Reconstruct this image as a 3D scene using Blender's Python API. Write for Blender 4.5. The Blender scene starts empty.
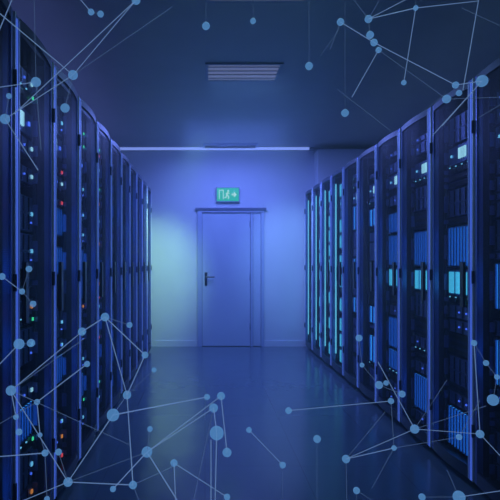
import bpy, bmesh, math, random
from mathutils import Vector, Matrix
PI = math.pi
C = bpy.context.scene.collection
S = bpy.context.scene

# ---------------------------------------------------------------- camera, world, lights, exposure
F = 574.0; CH = 1.28; VX, VY = 205.0, 262.0          # focal length in px, eye height, vanishing point
cd = bpy.data.cameras.new('camera'); cam = bpy.data.objects.new('camera', cd); C.objects.link(cam)
cam.location = (0, 0, CH); cam.rotation_euler = (PI/2, 0, 0)
cd.sensor_width = 36; cd.lens = F/500*36
cd.shift_x = (250-VX)/500; cd.shift_y = (VY-250)/500
cd.clip_start = 0.05
S.camera = cam
w = bpy.data.worlds.new('world'); S.world = w; w.use_nodes = True
w.node_tree.nodes['Background'].inputs[0].default_value = (0.02, 0.05, 0.12, 1)
w.node_tree.nodes['Background'].inputs[1].default_value = 1.0
_nt = w.node_tree; _vs = _nt.nodes.new('ShaderNodeVolumeScatter')        # thin even haze in the air
_vs.inputs['Density'].default_value = 0.035; _vs.inputs['Anisotropy'].default_value = 0.1; _vs.inputs['Color'].default_value = (0.75, 0.95, 1, 1)
_nt.links.new(_vs.outputs[0], _nt.nodes['World Output'].inputs['Volume'])
S.view_settings.view_transform = 'Standard'; S.view_settings.look = 'None'
S.view_settings.exposure = 0.12; S.view_settings.gamma = 1; S.view_settings.use_curve_mapping = False

def area(name, loc, rot, sx, sy, power, col, spread=PI):
    l = bpy.data.lights.new(name, 'AREA'); l.shape = 'RECTANGLE'; l.size = sx; l.size_y = sy
    l.energy = power; l.color = col; l.spread = spread
    o = bpy.data.objects.new(name, l); C.objects.link(o); o.location = loc; o.rotation_euler = rot
    return o
# lamps over the aisle: middle at its ceiling fitting, far and near added
area('aisle_fill_far', (0.36, 7.2, 2.92), (0, 0, 0), 1.2, 1.4, 70, (0.16, 0.25, 1.0))
area('aisle_light_middle', (0.36, 5.2, 2.92), (0, 0, 0), 0.65, 0.45, 13, (0.14, 0.28, 0.7))
area('aisle_fill_near', (0.36, 2.6, 2.92), (0, 0, 0), 0.65, 0.6, 9, (0.20, 0.40, 0.40))
# unseen lamps added above the two rows to brighten the ceiling
area('ceiling_fill_left', (-1.4, 5.6, 2.45), (PI, 0, 0), 0.5, 5.0, 4, (0.22, 0.28, 0.9))
area('ceiling_fill_right', (2.1, 5.6, 2.45), (PI, 0, 0), 0.5, 5.0, 2, (0.15, 0.32, 0.7))
def spot(name, loc, to, power, col, ang, size=0.15):
    l = bpy.data.lights.new(name, 'SPOT'); l.energy = power; l.color = col; l.spot_size = ang; l.spot_blend = 1.0
    l.shadow_soft_size = size
    o = bpy.data.objects.new(name, l); C.objects.link(o); o.location = loc
    o.rotation_euler = (Vector(to)-Vector(loc)).to_track_quat('-Z', 'Y').to_euler()
spot('wall_fill_left', (0.0, 6.6, 2.8), (-0.85, 8.7, 1.0), 330, (0.36, 0.82, 0.36), math.radians(42))  # unseen spot added for the pale glow on the wall's left
spot('wall_fill_right', (0.9, 6.6, 2.8), (1.3, 8.7, 1.3), 140, (0.25, 0.55, 1.0), math.radians(44))  # unseen spot added to lighten the right of the wall

# ---------------------------------------------------------------- materials
def mat(name, col, rough=0.5, metal=0.0, noise=0.0, nscale=8.0, bump=0.0, spec=0.5):
    m = bpy.data.materials.new(name); m.use_nodes = True
    nt = m.node_tree; b = nt.nodes['Principled BSDF']
    b.inputs['Base Color'].default_value = (*col, 1); b.inputs['Roughness'].default_value = rough
    b.inputs['Metallic'].default_value = metal; b.inputs['Specular IOR Level'].default_value = spec
    if noise or bump:
        tc = nt.nodes.new('ShaderNodeTexCoord'); n = nt.nodes.new('ShaderNodeTexNoise')
        n.inputs['Scale'].default_value = nscale; n.inputs['Detail'].default_value = 4
        nt.links.new(tc.outputs['Object'], n.inputs['Vector'])
        if noise:
            r = nt.nodes.new('ShaderNodeValToRGB')
            r.color_ramp.elements[0].position = 0.3; r.color_ramp.elements[1].position = 0.7
            r.color_ramp.elements[0].color = (*[c*(1-noise) for c in col], 1)
            r.color_ramp.elements[1].color = (*[min(1, c*(1+noise)) for c in col], 1)
            nt.links.new(n.outputs['Fac'], r.inputs['Fac']); nt.links.new(r.outputs['Color'], b.inputs['Base Color'])
        if bump:
            bp = nt.nodes.new('ShaderNodeBump'); bp.inputs['Strength'].default_value = bump
            nt.links.new(n.outputs['Fac'], bp.inputs['Height']); nt.links.new(bp.outputs['Normal'], b.inputs['Normal'])
    return m
def emit(name, col, strength, base=(0.02, 0.03, 0.05)):
    m = bpy.data.materials.new(name); m.use_nodes = True
    b = m.node_tree.nodes['Principled BSDF']
    b.inputs['Base Color'].default_value = (*base, 1); b.inputs['Roughness'].default_value = 0.4
    b.inputs['Emission Color'].default_value = (*col, 1); b.inputs['Emission Strength'].default_value = strength
    return m
def glow_glass(name, col, strength, mix):
    m = emit(name, col, strength); nt = m.node_tree; b = nt.nodes['Principled BSDF']
    tr = nt.nodes.new('ShaderNodeBsdfTransparent'); mx = nt.nodes.new('ShaderNodeMixShader'); mx.inputs[0].default_value = mix
    nt.links.new(tr.outputs[0], mx.inputs[1]); nt.links.new(b.outputs[0], mx.inputs[2])
    nt.links.new(mx.outputs[0], nt.nodes['Material Output'].inputs[0]); return m
def perforated():
    m = bpy.data.materials.new('perforated_steel'); m.use_nodes = True; nt = m.node_tree
    b = nt.nodes['Principled BSDF']; b.inputs['Base Color'].default_value = (0.012, 0.018, 0.045, 1)
    b.inputs['Roughness'].default_value = 0.45; b.inputs['Metallic'].default_value = 0.6
    tr = nt.nodes.new('ShaderNodeBsdfTransparent'); mx = nt.nodes.new('ShaderNodeMixShader')
    tc = nt.nodes.new('ShaderNodeTexCoord'); v = nt.nodes.new('ShaderNodeTexVoronoi')
    v.inputs['Scale'].default_value = 140; v.inputs['Randomness'].default_value = 0.0
    mr = nt.nodes.new('ShaderNodeMapRange'); mr.inputs[1].default_value = 0.40; mr.inputs[2].default_value = 0.55
    mr.inputs[3].default_value = 0.02; mr.inputs[4].default_value = 0.35
    nt.links.new(tc.outputs['Object'], v.inputs['Vector']); nt.links.new(v.outputs['Distance'], mr.inputs[0])
    nt.links.new(mr.outputs[0], mx.inputs[0]); nt.links.new(tr.outputs[0], mx.inputs[1]); nt.links.new(b.outputs[0], mx.inputs[2])
    nt.links.new(mx.outputs[0], nt.nodes['Material Output'].inputs[0])
    return m
def floor_mat():
    m = mat('floor_vinyl', (0.15, 0.2, 0.3), 0.16, 0.0, spec=0.5); nt = m.node_tree; b = nt.nodes['Principled BSDF']
    tc = nt.nodes.new('ShaderNodeTexCoord'); br = nt.nodes.new('ShaderNodeTexBrick')
    br.offset = 0; br.inputs['Scale'].default_value = 1
    br.inputs['Brick Width'].default_value = 0.6; br.inputs['Row Height'].default_value = 0.6
    br.inputs['Mortar Size'].default_value = 0.003
    br.inputs['Color1'].default_value = (0.10, 0.15, 0.21, 1); br.inputs['Color2'].default_value = (0.09, 0.135, 0.19, 1)
    br.inputs['Mortar'].default_value = (0.07, 0.09, 0.15, 1)
    nt.links.new(tc.outputs['Object'], br.inputs['Vector']); nt.links.new(br.outputs['Color'], b.inputs['Base Color'])
    n = nt.nodes.new('ShaderNodeTexNoise'); n.inputs['Scale'].default_value = 5
    mr = nt.nodes.new('ShaderNodeMapRange'); mr.inputs[3].default_value = 0.1; mr.inputs[4].default_value = 0.26
    nt.links.new(tc.outputs['Object'], n.inputs['Vector']); nt.links.new(n.outputs['Fac'], mr.inputs[0])
    nt.links.new(mr.outputs[0], b.inputs['Roughness'])
    return m
M = dict(
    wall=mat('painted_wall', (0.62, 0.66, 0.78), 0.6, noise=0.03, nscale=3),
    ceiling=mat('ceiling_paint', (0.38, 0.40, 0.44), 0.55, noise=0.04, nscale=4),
    floor=floor_mat(),
    door=mat('door_paint', (0.50, 0.58, 0.74), 0.4, noise=0.02), frame=mat('door_frame_paint', (0.40, 0.46, 0.68), 0.4),
    seal=mat('door_seal', (0.08, 0.10, 0.2), 0.5),
    dark=mat('dark_steel', (0.05, 0.06, 0.13), 0.45, 0.3, noise=0.1),
    body=mat('rack_paint', (0.035, 0.045, 0.09), 0.4, 0.2, noise=0.08),
    stile=mat('blue_grey_steel', (0.20, 0.25, 0.62), 0.35, 0.4),
    bright=mat('glint_steel', (0.8, 0.85, 0.95), 0.35, 0.2),  # pale steel, stile highlights put into its colour
    black=mat('black_plastic', (0.012, 0.014, 0.03), 0.35),
    chassis=mat('server_steel', (0.06, 0.08, 0.17), 0.4, 0.4, noise=0.1),
    tray=mat('drive_tray', (0.22, 0.28, 0.6), 0.35, 0.4),
    perf=perforated(),
    blue=emit('blue_light', (0.06, 0.16, 1.0), 1.4), cyan=emit('cyan_light', (0.15, 0.6, 1.0), 1.1),
    white=emit('white_light', (0.32, 0.75, 0.95), 1.1), green=emit('green_light', (0.05, 0.9, 0.4), 1.2),
    red=emit('red_light', (0.8, 0.08, 0.12), 0.9), amber=emit('amber_light', (0.9, 0.35, 0.08), 0.7),
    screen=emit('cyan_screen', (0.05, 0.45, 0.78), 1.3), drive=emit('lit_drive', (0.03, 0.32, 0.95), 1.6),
    teal=emit('teal_strip', (0.10, 0.50, 0.72), 1.6), fillstrip=emit('blue_fill_strip', (0.08, 0.22, 1.0), 4.0), glint=emit('stile_glint', (0.05, 0.12, 0.66), 0.8),  # blue strip: added fill inside racks; last one: stile highlights as glow
    cove=emit('cove_tube', (0.20, 0.32, 0.9), 1.0), sign=emit('sign_green', (0.01, 0.42, 0.14), 0.8, (0.02, 0.3, 0.15)),
    signw=emit('sign_white', (0.4, 0.8, 0.65), 0.9), housing=mat('light_housing', (0.30, 0.33, 0.42), 0.5),
    diffuser=emit('diffuser', (0.16, 0.20, 0.40), 0.5), dimdiff=emit('dim_diffuser', (0.10, 0.14, 0.34), 0.04, (0.3, 0.32, 0.4)),
    washer=emit('wall_washer', (0.22, 0.75, 1.0), 5.0),
    node=glow_glass('node_glow', (0.10, 0.30, 0.65), 0.72, 0.55), nodecore=emit('node_core', (0.16, 0.42, 0.85), 0.8),
    link=glow_glass('link_glow', (0.13, 0.24, 0.48), 0.75, 0.65), linkdim=glow_glass('link_dim', (0.10, 0.19, 0.4), 0.5, 0.4),
)

# ---------------------------------------------------------------- mesh helpers
class MB:
    def __init__(s): s.v = []; s.f = []
    def box(s, x0, x1, y0, y1, z0, z1, ch=0.0):
        x0, x1 = min(x0, x1), max(x0, x1)
        if ch <= 0:
            n = len(s.v)
            s.v += [(x, y, z) for z in (z0, z1) for (x, y) in ((x0, y0), (x1, y0), (x1, y1), (x0, y1))]
            s.f += [[n+i for i in q] for q in ((3, 2, 1, 0), (4, 5, 6, 7), (0, 1, 5, 4), (1, 2, 6, 5), (2, 3, 7, 6), (3, 0, 4, 7))]
        else:   # chamfered in plan (vertical edges)
            pts = [(x0+ch, y0), (x1-ch, y0), (x1, y0+ch), (x1, y1-ch), (x1-ch, y1), (x0+ch, y1), (x0, y1-ch), (x0, y0+ch)]
            s.prism(pts, z0, z1)
        return s
    def prism(s, pts, z0, z1):
        n = len(s.v); k = len(pts)
        s.v += [(x, y, z0) for x, y in pts] + [(x, y, z1) for x, y in pts]
        s.f.append([n+i for i in reversed(range(k))]); s.f.append([n+k+i for i in range(k)])
        for i in range(k): j = (i+1) % k; s.f.append([n+i, n+j, n+k+j, n+k+i])
        return s
    def prism_y(s, pts, y0, y1):     # outline in xz, counter-clockwise seen from -y
        n = len(s.v); k = len(pts)
        s.v += [(x, y0, z) for x, z in pts] + [(x, y1, z) for x, z in pts]
        s.f.append([n+i for i in range(k)]); s.f.append([n+k+i for i in reversed(range(k))])
        for i in range(k): j = (i+1) % k; s.f.append([n+j, n+i, n+k+i, n+k+j])
        return s
    def cyl(s, p, q, r, seg=8):
        p = Vector(p); q = Vector(q); d = (q-p).normalized()
        a = d.orthogonal().normalized(); b = d.cross(a); n = len(s.v)
        for e in (p, q):
            for i in range(seg):
                t = 2*PI*i/seg; s.v.append(tuple(e + a*(r*math.cos(t)) + b*(r*math.sin(t))))
        s.f.append([n+i for i in reversed(range(seg))]); s.f.append([n+seg+i for i in range(seg)])
        for i in range(seg): j = (i+1) % seg; s.f.append([n+i, n+j, n+seg+j, n+seg+i])
        return s
    def mesh(s, name, m):
        me = bpy.data.meshes.new(name); me.from_pydata(s.v, [], s.f); me.materials.append(m); me.update(); return me
    def build(s, name, m, parent=None, loc=None):
        o = bpy.data.objects.new(name, s.mesh(name, m)); C.objects.link(o)
        if parent: o.parent = parent
        if loc: o.location = loc
        return o
def tag(o, label=None, cat=None, group=None, kind=None):
    if label: o['label'] = label
    if cat: o['category'] = cat
    if group: o['group'] = group
    if kind: o['kind'] = kind
    return o
def empty(name, loc, rz=0):
    o = bpy.data.objects.new(name, None); C.objects.link(o); o.location = loc; o.rotation_euler = (0, 0, rz)
    o.empty_display_size = 0.1; return o
def children(o): return [c for c in C.objects if c.parent is o]
def flatten(proto): return [(c, [g for g in children(c)]) for c in children(proto)]
def dup(proto, tree, loc, rz):
    r = proto.copy(); C.objects.link(r); r.location = loc; r.rotation_euler = (0, 0, rz)
    for c, gs in tree:
        d = c.copy(); C.objects.link(d); d.parent = r
        for g in gs:
            e = g.copy(); C.objects.link(e); e.parent = d
    return r

# ---------------------------------------------------------------- room shell
YW = 8.70; HC = 3.0; XL, XR = -1.92, 2.66; Y0 = -1.2
def st(name, mb, m): return tag(mb.build(name, m), kind='structure')
st('floor', MB().box(XL-.1, XR+.1, Y0-.1, YW+.1, -.1, 0), M['floor'])
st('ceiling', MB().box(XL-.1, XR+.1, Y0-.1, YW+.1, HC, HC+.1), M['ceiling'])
st('wall_left', MB().box(XL-.1, XL, Y0, YW, 0, HC), M['wall'])
st('wall_right', MB().box(XR, XR+.1, Y0, YW, 0, HC), M['wall'])
st('wall_front', MB().box(XL-.1, XR+.1, Y0-.1, Y0, 0, HC), M['wall'])
def bx(px): return (px-VX)/F*YW            # pixel column -> x on the back wall
def bz(py): return CH+(VY-py)/F*YW
dx0, dx1, dz1 = bx(197.5), bx(264), bz(209.5)
wb = MB().box(XL-.1, dx0, YW, YW+.1, 0, HC).box(dx1, XR+.1, YW, YW+.1, 0, HC).box(dx0, dx1, YW, YW+.1, dz1, HC)
st('wall_back', wb, M['wall'])
st('baseboard_back', MB().box(-.75, dx0, YW-.015, YW, 0, .09).box(dx1, 1.5, YW-.015, YW, 0, .09), M['wall'])
# added box standing for shaded back wall above the right-hand row's far end
st('shade_box', MB().box(bx(314), XR, YW-.32, YW, 2.15, bz(153.5)), M['wall'])

# door in the back wall
d = empty('door_1', ((dx0+dx1)/2, YW, 0)); tag(d, kind='structure')
cx = (dx0+dx1)/2; a0, a1 = dx0-cx, dx1-cx
l0, l1 = bx(202)-cx, bx(250.5)-cx
MB().box(a0, l0, -.03, .08, 0, dz1).box(l1, l1+.035, -.03, .08, 0, dz1-.05).box(a1-.045, a1, -.03, .08, 0, dz1-.05).box(l0, a1, -.03, .08, dz1-.045, dz1).build('door_frame', M['frame'], d)
MB().box(a0-.03, a1+.03, -.05, -.0, dz1-.012, dz1+.022).build('header_strip', M['seal'], d)
MB().box(l0+.006, l1-.006, .0, .045, .01, dz1-.052).build('door_leaf', M['door'], d)
MB().box(l1+.04, a1-.05, .0, .045, .01, dz1-.052).build('side_panel', M['door'], d)
MB().box(l0, l0+.006, -.008, .04, .01, dz1-.05).box(l1-.006, l1, -.008, .04, .01, dz1-.05).box(l1+.035, l1+.04, -.008, .04, .01, dz1-.05).build('door_seal', M['seal'], d)
hx, hz = bx(206)-cx, bz(277)
h = MB().box(hx-.02, hx+.02, -.012, 0, hz-.13, hz+.07, .006); hb = h.build('door_handle', M['black'], d)
MB().cyl((hx, -.012, hz), (hx, -.055, hz), .011).cyl((hx-.008, -.055, hz), (hx+.13, -.055, hz), .010).build('lever', M['black'], hb)
for hy in (.25, 1.0, 1.8):
    MB().cyl((l1-.004, -.012, hy), (l1-.004, -.012, hy+.1), .009).build('hinge', M['seal'], d)

# exit sign above the door
sx0, sx1, sz0, sz1 = bx(216.8), bx(238.6), bz(201.5), bz(188.5)
sc = ((sx0+sx1)/2, YW-.06, (sz0+sz1)/2); hw, hh = (sx1-sx0)/2, (sz1-sz0)/2
sg = tag(empty('exit_sign', sc), 'small lit green exit sign with white running figure and arrow above the door', 'exit sign')
MB().box(-hw-.012, hw+.012, 0, .06, -hh-.012, hh+.012).build('sign_housing', M['housing'], sg)
fc = MB().box(-hw, hw, -.006, 0, -hh, hh).build('sign_face', M['sign'], sg)
y_0, y_1 = -.010, -.006
MB().box(-.135, -.122, y_0, y_1, -.07, .07).box(-.075, -.062, y_0, y_1, -.07, .07).box(-.122, -.075, y_0, y_1, .057, .07).build('doorway_mark', M['signw'], fc)
fm = MB()
def limb(m, p, q, r=.009):
    (x0, z0), (x1, z1) = p, q; dx, dz = x1-x0, z1-z0; L = math.hypot(dx, dz); nx, nz = -dz/L*r, dx/L*r
    m.prism_y([(x0-nx, z0-nz), (x1-nx, z1-nz), (x1+nx, z1+nz), (x0+nx, z0+nz)], y_0, y_1)
fm.prism_y([(.006+.016*math.cos(t*PI/5), .054+.016*math.sin(t*PI/5)) for t in range(10)], y_0, y_1)
limb(fm, (0, .035), (-.014, -.008), .014); limb(fm, (-.014, -.008), (.014, -.03)); limb(fm, (.014, -.03), (.006, -.066))
limb(fm, (-.014, -.008), (-.024, -.04)); limb(fm, (-.024, -.04), (-.052, -.05)); limb(fm, (0, .03), (.026, .012), .006); limb(fm, (0, .03), (-.03, .012), .006)
fm.build('running_figure', M['signw'], fc)
MB().box(.055, .095, y_0, y_1, -.014, .014).prism_y([(.09, -.045), (.135, 0), (.09, .045)], y_0, y_1).build('arrow_mark', M['signw'], fc)

# light tube along the top of the back wall
cv = tag(empty('linear_light', (.36, YW, bz(148))), 'long thin glowing tube light along the top of the back wall', 'light')
MB().box(-1.9, 1.28, -.03, -.0, -.04, .045).build('light_housing', M['housing'], cv)
MB().cyl((-1.88, -.045, 0), (1.26, -.06, 0), .042, 12).build('light_tube', M['cove'], cv)
for e in (-1.88, 1.22): MB().box(e-.015, e+.055, -.105, -.03, -.045, .045).build('end_cap', M['housing'], cv)

# ceiling fixtures over the aisle
def fixture(y0, y1, label, lit):
    yc = (y0+y1)/2; r = tag(empty('ceiling_light', (.34, yc, HC)), label, 'ceiling light', 'ceiling fittings over the aisle')
    w2 = .34; d2 = (y1-y0)/2
    MB().box(-w2, w2, -d2, -d2+.03, -.014, 0).box(-w2, w2, d2-.03, d2, -.014, 0).box(-w2, -w2+.03, -d2+.03, d2-.03, -.014, 0).box(w2-.03, w2, -d2+.03, d2-.03, -.014, 0).build('frame', M['housing'], r)
    MB().box(-w2+.03, w2-.03, -d2+.03, d2-.03, -.010, -.002).build('diffuser', M['diffuser' if lit else 'dimdiff'], r)
    for k in range(4):
        yy = -d2+.03+(k+.5)*(2*d2-.06)/4
        MB().box(-w2+.03, w2-.03, yy-.008, yy+.008, -.014, -.010).build('louvre', M['housing'], r)
fixture(3.15, 3.78, 'faintly lit louvred ceiling light nearest the camera, at the top edge of the picture', True)
fixture(4.95, 5.42, 'dim louvred ceiling light, the middle one over the aisle', True)
vr = tag(empty('ceiling_vent', (.37, 8.42, HC)), 'dark narrow ceiling vent just in front of the back wall tube light', 'vent')
MB().box(-.4, .4, -.1, .1, -.03, 0).build('frame', M['frame'], vr)
for k in range(4): MB().box(-.37, .37, -.08+k*.045, -.055+k*.045, -.036, -.03).build('slat', M['black'], vr)

# ---------------------------------------------------------------- servers (front at local y=0 facing -y, 0.44 wide)
random.seed(11)
U = .0445; SW = .44
def lights(parent, name, spots, m):
    for (x, z, w_, h_) in spots: MB().box(x-w_/2, x+w_/2, -.020, -.0145, z-h_/2, z+h_/2).build(name, m, parent)
def proto_server(kind, n, far=False):
    h = n*U-.003
    r = empty({'panel': 'blank_panel', 'switch': 'network_switch', 'array': 'storage_array', 'screen': 'storage_array', 'ctrl': 'rack_controller'}.get(kind, 'rack_server'), (0, 0, 0))
    mb = MB().box(-SW/2, SW/2, 0, .7, 0, h).box(-SW/2-.02, SW/2+.02, -.004, .004, .003, h-.003)
    mb.build('chassis', M['chassis'], r)
    if kind == 'panel':
        for k in range(n): MB().box(-.2, .2, -.008, -.004, k*U+.01, (k+1)*U-.013).build('vent_slot', M['black'], r)
    elif kind == 'switch':
        for j in range(1 if far else 4):
            x0 = -.18+j*.085; p = MB().box(x0, x0+(.33 if far else .078), -.008, -.004, .006, .037)
            p.build('port_block', M['black'], r)
        lights(r, 'status_light', [(-.17+.085*j, .0405, .012, .006) for j in range(1 if far else 4)], M['cyan'])
        lights(r, 'status_light', [(.19, .025, .016, .016)], M['green'])
    elif kind == 'array':         # upright drives, lit from behind
        cnt = 4 if far else 10; st_ = .41/cnt
        for j in range(cnt):
            x = -.205+j*st_
            MB().box(x, x+st_*.38, -.018, -.004, .01, h-.01).build('drive_tray', M['tray'], r)
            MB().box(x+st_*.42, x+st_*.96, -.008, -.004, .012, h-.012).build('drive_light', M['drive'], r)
    elif kind == 'screen':
        MB().box(-.2, .2, -.012, -.004, .01, h-.01).build('bezel', M['tray'], r)
        s = MB().box(-.185, .185, -.018, -.012, .02, h-.02).build('lit_front', M['screen'], r)
        for j in range(1, 4): MB().box(-.185+j*.09, -.178+j*.09, -.022, -.018, .02, h-.02).build('divider', M['tray'], s)
    elif kind == 'ctrl':
        MB().box(-.2, .2, -.012, -.004, .01, h-.01).build('bezel', M['tray'], r)
        MB().box(-.05, .05, -.020, -.012, .035, h-.03, .003).build('display', M['white'], r)
        lights(r, 'status_light', [(.13, h/2, .02, .02)], M['blue'])
        lights(r, 'status_light', [(-.15, h/2, .016, .016)], M['cyan'])
    else:                          # drive-bay server
        cols = 1 if far else (4 if n <= 2 else 5); rows = 1 if n <= 2 else 2
        rr = random.Random(n*7+len(kind))
        for a in range(rows):
            for b in range(cols):
                w_ = .39/cols; x = -.195+b*w_; z = .004+a*(h-.006)/rows; hh_ = (h-.006)/rows-.004
                t = MB().box(x+.003, x+w_-.003, -.014, -.004, z, z+hh_).build('drive_tray', M['tray'], r)
                MB().box(x+.006, x+.014, -.019, -.014, z+.004, z+hh_-.004).build('tray_latch', M['black'], t)
                if rr.random() < .5: lights(t, 'drive_light', [(x+w_*.6, z+hh_*.5, .012, .009)], M['blue'])
        m2 = {'blueled': 'cyan', 'whiteled': 'white', 'redled': 'red', 'amberled': 'amber'}[kind]
        lights(r, 'status_light', [(.175, h*.5, .022, .018)], M[m2])
    if not far:
        for s in (-1, 1):
            xa, xb = sorted((s*(SW/2+.004), s*(SW/2+.012)))
            MB().prism_y([(xa, h*.2), (xb, h*.2), (xb, h*.8), (xa, h*.8)], -.03, -.004).build('pull_handle', M['stile'], r)
    return r
KINDS = {('blueled', 2): 'drive-bay server with pale cyan light', ('blueled', 4): 'tall drive-bay server with cyan light',
         ('whiteled', 2): 'drive-bay server with white light', ('redled', 1): 'slim server with red light',
         ('amberled', 2): 'drive-bay server with amber light', ('switch', 1): 'slim switch with row of ports',
         ('array', 4): 'storage unit of blue-lit upright drives', ('array', 6): 'big storage unit of blue-lit upright drives', ('screen', 4): 'storage unit with glowing cyan front',
         ('ctrl', 3): 'control unit with bright pale display', ('panel', 1): 'slotted filler panel', ('panel', 3): 'tall slotted filler panel'}
CAT = {'switch': 'switch', 'array': 'storage unit', 'screen': 'storage unit', 'ctrl': 'control unit', 'panel': 'panel'}
P = {}
def server(kind, n, loc, rz, far):
    if (kind, n, far) not in P:
        r = proto_server(kind, n, far); P[(kind, n, far)] = (r, flatten(r)); r.location = loc; r.rotation_euler = (0, 0, rz); return r
    r, t = P[(kind, n, far)]; return dup(r, t, loc, rz)

# ---------------------------------------------------------------- racks
RW, RD, RH = .60, 1.0, 2.32
def bow(x, y=-.012): return y-.022*(1-(2*x/(RW-.03))**2)
def bowed(mb, x0, x1, z0, z1, t=.018, k=10, off=0):
    pts = [(x0+(x1-x0)*i/k, bow(x0+(x1-x0)*i/k)-off) for i in range(k+1)]
    mb.prism(pts + [(x, y+t) for x, y in reversed(pts)], z0, z1); return mb
def make_rack(hs, strip):
    r = empty('server_rack', (0, 0, 0)); w2 = RW/2
    b = MB().box(-w2, -w2+.02, .02, RD, .03, RH).box(w2-.02, w2, .02, RD, .03, RH)
    b.box(-w2+.02, w2-.02, .02, RD, RH-.03, RH).box(-w2+.02, w2-.02, .02, RD, .03, .08).box(-w2+.02, w2-.02, RD-.02, RD, .08, RH-.03)
    b.build('cabinet', M['body'], r)
    MB().box(-w2+.01, w2-.01, .05, RD-.02, 0, .03).build('plinth', M['black'], r)
    for s in (-1, 1):
        MB().box(s*(SW/2+.022), s*(SW/2+.045), .06, .10, .08, RH-.03).build('mounting_post', M['dark'], r)
    d = MB()
    dw = w2-.006
    for s in (-1, 1):
        xs = sorted((s*dw, s*(dw-.045))); d.prism([(xs[0], bow(xs[0])), (xs[1], bow(xs[1])), (xs[1], bow(xs[1])+.035), (xs[0], bow(xs[0])+.035)] , .05, RH-.01)
    door = d.build('rack_door', M['stile'], r)
    for za, zb in ((RH-.05, RH-.01), (.05, .12)):
        bowed(MB(), -dw+.045, dw-.045, za, zb, .02).build('door_rail', M['body'], door)
    pn = MB(); bowed(pn, -dw+.045, dw-.045, 0.12, RH-.05, .003, off=-.006); pn.build('perforated_panel', M['perf'], door)
    x = -hs*(dw-.003)
    MB().box(x-.004, x+.003, bow(x)-.010, bow(x), .05, RH-.01).build('edge_glint', M['bright'], door)  # pale strip painting the highlight along the stile edge
    x = hs*(dw-.010)
    MB().box(x-.008, x+.008, bow(x)-.008, bow(x)+.001, .05, RH-.03).build('glow_strip', M['glint'], door)  # stile highlight put in as a glowing strip
    x = hs*(dw-.036)
    MB().box(x-.003, x+.003, bow(x)-.006, bow(x)+.001, .05, RH-.03).build('edge_glint', M['bright'], door)  # second painted highlight line on the stile
    hx = hs*(dw-.075); hy = bow(hx)
    g = MB().box(hx-.028, hx+.028, hy-.022, hy-.004, 1.02, 1.28, .008); hd = g.build('latch_plate', M['black'], door)
    MB().cyl((hx, hy-.045, 1.07), (hx, hy-.045, 1.23), .009).cyl((hx, hy-.045, 1.075), (hx, hy-.02, 1.075), .007).cyl((hx, hy-.045, 1.225), (hx, hy-.02, 1.225), .007).build('swing_handle', M['dark'], hd)
    for z in (.3, 1.16, 2.0): MB().cyl((-hs*(dw-.006), -.02, z), (-hs*(dw-.006), -.02, z+.07), .008).build('hinge', M['dark'], door)
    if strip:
        MB().box(hs*(w2-.045), hs*(w2-.028), .022, .036, .2, RH-.12).build('glow_strip', M[strip], r)  # in blue racks: strip added behind the stile to brighten the servers
        if strip == 'teal': MB().box(-hs*(w2-.045), -hs*(w2-.030), .022, .036, .2, RH-.12).build('glow_strip', M[strip], r)
    return r
R = {}
ORD = ['nearest', 'second', 'third', 'fourth', 'fifth', 'sixth', 'seventh', 'eighth', 'ninth', 'tenth', 'eleventh']
UORD = ['lowest', 'second', 'third', 'fourth', 'fifth', 'sixth', 'seventh', 'eighth', 'ninth', 'tenth', 'eleventh', 'twelfth'] + [f'{k}th' for k in range(13, 40)]
def place_rack(side, i, n, x, yc, strip, glow):
    hs = 1; rz = PI/2 if side == 'left' else -PI/2
    hs = -1 if side == 'left' else 1
    key = (hs, strip); loc = (x, yc, 0)
    if key not in R:
        r = make_rack(hs, strip); R[key] = (r, flatten(r)); r.location = loc; r.rotation_euler = (0, 0, rz)
    else: r = dup(*R[key], loc, rz)
    where = 'nearest the camera' if i == 0 else ('farthest, beside the back wall' if i == n-1 else ORD[i]+' from the camera')
    tag(r, f'tall dark blue server rack in the {side} row, {where}', 'server rack', f'racks of the {side} row')
    where2 = f'farthest {side} rack' if i == n-1 else (f'nearest {side} rack' if i == 0 else f'{ORD[i]} {side} rack')
    # fill from bottom, in rack units
    rr = random.Random(100*i+(7 if side == 'left' else 3)); u = 2; q = 0
    plan = []
    choices = [('blueled', 2), ('whiteled', 2), ('blueled', 4), ('amberled', 2), ('switch', 1), ('panel', 3), ('array', 4), ('array', 4 if side == 'left' else 6), ('redled', 1), ('panel', 1), ('blueled', 4)]
    while u < 48:
        if glow and u == 23: k = ('screen', 4)
        elif glow and u == 27: k = ('array', 6)
        elif u == 41 and (side == 'right' or i in (0, 1, 2, 3, 5)): k = ('ctrl', 3)
        else:
            lim = 23-u if (glow and u < 23) else (41-u if u < 41 else 48-u)
            cs = [c for c in choices if c[1] <= lim and (c[0] != 'array' or strip != 'teal')]
            if not cs: cs = [('panel', 1)]
            k = ('screen', 4) if (strip == 'teal' and lim >= 4 and rr.random() < .6) else rr.choice(cs)
        plan.append((u, k)); u += k[1]+(1 if rr.random() < .25 and u+k[1]+1 < 48 and u+k[1] not in (23, 27, 41) and not (glow and u+k[1] < 28) else 0)
        if glow and plan[-1][0] < 23 < u: u = 23
        if plan[-1][0] < 41 < u: u = 41
    for q, (u0, (kd, nn)) in enumerate(plan):
        z = .10+(u0-2)*U*1.03
        if z+nn*U > RH-.04: break
        dirx = -1 if side == 'left' else 1
        o = server(kd, nn, (x+dirx*.075, yc, z), rz, yc > 5.3)
        place = 'lowest unit' if q == 0 else f'{UORD[q]} unit up'
        tag(o, f'{KINDS[(kd, nn)]}, {where2}, {place}', CAT.get(kd, 'server'), f'units in the racks of the {side} row')
XF_R, XF_L = 1.517, -.80
YR = 8.62
nR, nL = 10, 11
YL = 8.37
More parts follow.
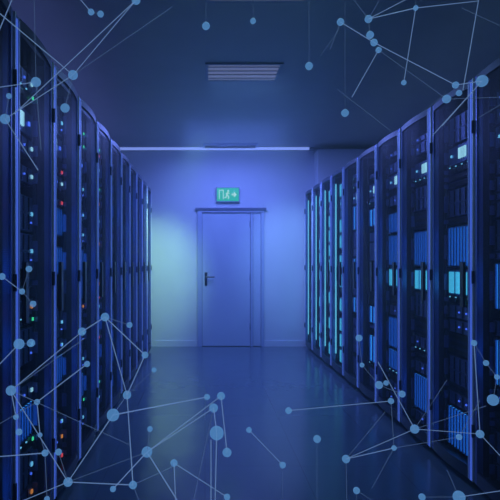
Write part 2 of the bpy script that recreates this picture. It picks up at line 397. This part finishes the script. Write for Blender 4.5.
for i in range(nR):
    k = nR-1-i; yc = YR-.3-.6*k
    strip = 'teal' if k in (0, 1, 2, 3) else 'fillstrip'
    place_rack('right', i, nR, XF_R, yc, strip, k in (6, 7, 8))
for i in range(nL):
    k = nL-1-i; yc = YL-.3-.6*k
    place_rack('left', i, nL, XF_L, yc, 'fillstrip', False)

# ---------------------------------------------------------------- the wire networks of glowing nodes
def icos(r):
    bm = bmesh.new(); bmesh.ops.create_icosphere(bm, subdivisions=3, radius=r)
    me = bpy.data.meshes.new('node'); bm.to_mesh(me); bm.free(); me.materials.append(M['node'])
    for p in me.polygons: p.use_smooth = True
    return me
BALL = icos(1.0)
rd = random.Random(5)
def depth(px, py, base):
    dmax = 2.6
    off = px-VX
    if off < 0: dmax = min(dmax, .66*F/max(1, -off))
    else: dmax = min(dmax, 1.33*F/max(1, off))
    return min(dmax, base+rd.uniform(-.22, .22))
def world(px, py, Y): return Vector(((px-VX)*Y/F, Y, CH+(VY-py)*Y/F))
def network(label, base, nodes, links, anchors=()):
    pos = {}
    for k, (px, py, r) in nodes.items(): Y = depth(px, py, base); pos[k] = (world(px, py, Y), r*Y/F)
    def P_(e, ref=None):
        if e in pos: return pos[e][0]
        return world(e[0], e[1], depth(e[0], e[1], base))
    c = sum((p for p, r in pos.values()), Vector())/len(pos)
    root = tag(empty('node_network' if len(nodes) > 1 else 'hanging_node', c), label, 'network of nodes' if len(nodes) > 1 else 'node')
    for k, (p, r) in pos.items():
        o = bpy.data.objects.new('node', BALL); C.objects.link(o); o.parent = root; o.location = p-c; o.scale = (r, r, r)
    for ln in links:
        a, b = P_(ln[0])-c, P_(ln[1])-c
        m = 'linkdim' if len(ln) > 2 else 'link'
        MB().cyl(a, b, .0011 if len(ln) > 2 else .0014, 6).build('link', M[m], root)
    for (k, z) in anchors:      # fine wires up to the ceiling or rods down to the floor
        a = pos[k][0]; b = Vector((a.x, a.y, z))
        MB().cyl(a-c, b-c, .0008, 6).build('support_wire', M['linkdim'], root)
    return root
D = 1
network('web of pale blue nodes and thin lines across the upper left corner', 1.7,
  dict(a=(91, 12, 3.2), b=(100.5, 14, 3.2), c=(136, 0, 4.5), d=(73, 75, 4.8), e=(36, 82, 4.8), g=(5, 119, 5), h=(65, 108, 4.5), i=(9, 96, 2.8)),
  [((74, -8), 'a'), ('a', 'b', D), ('c', (14, 114)), ('c', 'd'), ('d', 'g'), ('e', (-6, 88)), ((-2, 12), 'd'), ((16, -10), (-4, 38)), ((34, -6), 'e', D), ('d', (172, 7), D), ('g', (38, 170)), ('e', (41, 150), D), ('h', 'd', D), ('i', 'g', D)],
  [('c', HC)])
network('web of small nodes and crossing lines below the ceiling in the upper right corner', 2.0,
  dict(a=(340.5, 22, 3.6), b=(368.5, 19, 3.8), c=(370, 35, 3.8), d=(374, 42.5, 3.6), e=(378.6, 50, 3), f=(415.7, 8, 2.6), g=(403.8, 82.6, 2.6), h=(455.5, 85, 3.4), i=(459, 93, 3), j=(482, 81, 5.8), k=(446.6, 99, 4.2)),
  [('a', 'd'), ('d', 'h'), ('e', 'k', D), ('f', 'g'), ('e', (352, 97)), ('b', 'f'), ('f', (478, 1)), ((480, -8), (463, 90)), ((505, 28), (462, 8), D), ('j', (442, 126)), ('j', (432, 136)), ('j', 'h'), ((447, 92), (398, 133), D), ((337, 89), (391, 131), D), ((505, 97), 'k', D), ((505, 102), (478, 118), D), ('a', (330, 50), D), ('b', (348, -8), D), ('b', (384, -8), D), ('b', (420, -8)), ('b', 'c', D), ('c', 'd', D)],
  [('f', HC)])
network('large web of round nodes and lines filling the lower left corner', 1.55,
  dict(a=(105, 317, 4.2), b=(82, 331.6, 4), c=(129.5, 325, 3), d=(19, 344, 5.3), e=(31, 343, 4), f=(11, 390.5, 5), g=(87, 364, 3), h=(37, 402, 3), i=(16, 417, 2.8), j=(19, 432, 3.3), k=(40, 435, 2.4), l=(45, 453, 3.4), m=(58.5, 452, 3.3), n=(68, 482, 4.5), o=(113, 415, 6.2), p=(127, 395, 4.2), q=(150, 429, 2.8), r=(147, 452, 5.4), s=(133, 485, 4), t=(113, 489, 3), u=(47, 499, 2.8), v=(154, 370, 2.6), w=(145, 355, 3.4),
       x=(213.6, 408, 4.4), y=(221, 396, 4), z=(207, 397, 3), aa=(216.7, 433, 7), ab=(227, 452.5, 4.5), ac=(174, 463, 3.6), ad=(227, 497, 3.2)),
  [('a', 'b'), ('a', 'w'), ('b', 'f'), ((85, 338), 'f', D), ('d', (-6, 370)), ('d', 'e', D), ('f', 'h', D), ('f', 'n'), ('f', 'i'), ('g', 'h'), ('h', 'k'), ('k', 'l', D), ('l', (-6, 457)), ('l', 'u', D), ('n', 'o'), ('n', 's'), ('n', (-4, 512)), ('o', 'p', D), ('p', 'a'), ('p', 's'), ('p', 'w'), ('o', 'z'), ('r', 'x'), ('r', 'y'), ('r', (182, 508)), ('r', 'q', D), ('t', 'r'), ('r', 'n', D), ('s', (172, 467), D), ('s', (142, 508), D), ('f', (130, 445), D), ((-6, 427), 'h', D), ('j', 'i', D), ('m', 'n', D), ('c', 'a', D), ('v', 'p', D),
   ('x', 'aa'), ('y', 'ab'), ((211, 440), (211, 508)), ('aa', (215, 508)), ('ac', 'ad'), ('ac', (176, 508)), ('x', (192, 508), D)],
  [('ad', 0.0)])
network('web of nodes and lines in the lower right corner before the right row of racks', 2.0,
  dict(a=(379, 385, 3.9), b=(386, 383, 2.6), c=(402, 394, 3.4), d=(391, 401, 3), e=(414.7, 429, 4.4), f=(480, 434, 4), g=(459, 437, 3), h=(394, 448, 2.6), i=(346, 459, 4), j=(356.5, 490.5, 3.4), k=(422, 497, 3.4), l=(459, 497, 6), m=(493, 400, 5.6), n=(486, 363, 2.9), o=(497, 377, 2.6), p=(362, 365, 2.4), q=(474, 343, 3), r=(359, 338, 3.4), s=(288.5, 410.6, 3.3)),
  [('e', 'f'), ('e', 'i'), ('e', (378, 362)), ('e', (447, 380), D), ('e', (486, 406), D), ('h', 'i'), ('h', 'g', D), ('d', 's'), ('d', 'h', D), ('i', (385, 412), D), ('i', (347, 508), D), ('h', (372, 488), D), ('f', 'q'), ('f', (506, 462)), ('g', (480, 400), D), ('j', (378, 504), D), ('l', (506, 490)), ('l', (447, 470), D), ('a', 'c', D), ('a', 'b', D), ('q', 'n', D), ('n', 'o', D), ('o', 'm', D), ('r', 'p', D), ('p', 'a', D), ('l', 'k', D)],
  [('j', 0.0)])
network('short tilted line joining two small nodes above the middle of the floor', 2.2, dict(a=(249, 430, 2.8), b=(282.6, 465, 3.2)), [('a', 'b')], [('b', 0.0)])
network('pair of nodes at left in front of the racks joined by a short line', 1.6, dict(a=(2, 276.5, 3.4), b=(22, 291.5, 3), c=(29, 269, 3.2), d=(33, 304, 3.2)), [('a', 'b'), ('b', 'd', D), ('b', 'c', D)])
network('single small node hanging left of the ceiling lights on a fine wire', 2.2, dict(a=(206, 26, 3.9)), [], [('a', HC)])
network('single tiny node hanging just below the ceiling light at the top edge', 2.2, dict(a=(253, 21, 2.9)), [], [('a', HC)])
network('single dim node hanging right of the middle ceiling light', 2.2, dict(a=(309, 66, 3.8)), [((321, 55), (340, 28), D)], [('a', HC)])
network('single dim node hanging low under the ceiling above the right row', 2.4, dict(a=(345, 113, 3.8)), [], [('a', HC)])
network('single node floating over the floor toward the right row', 2.2, dict(a=(317, 439, 3.8)), [], [('a', 0.0)])
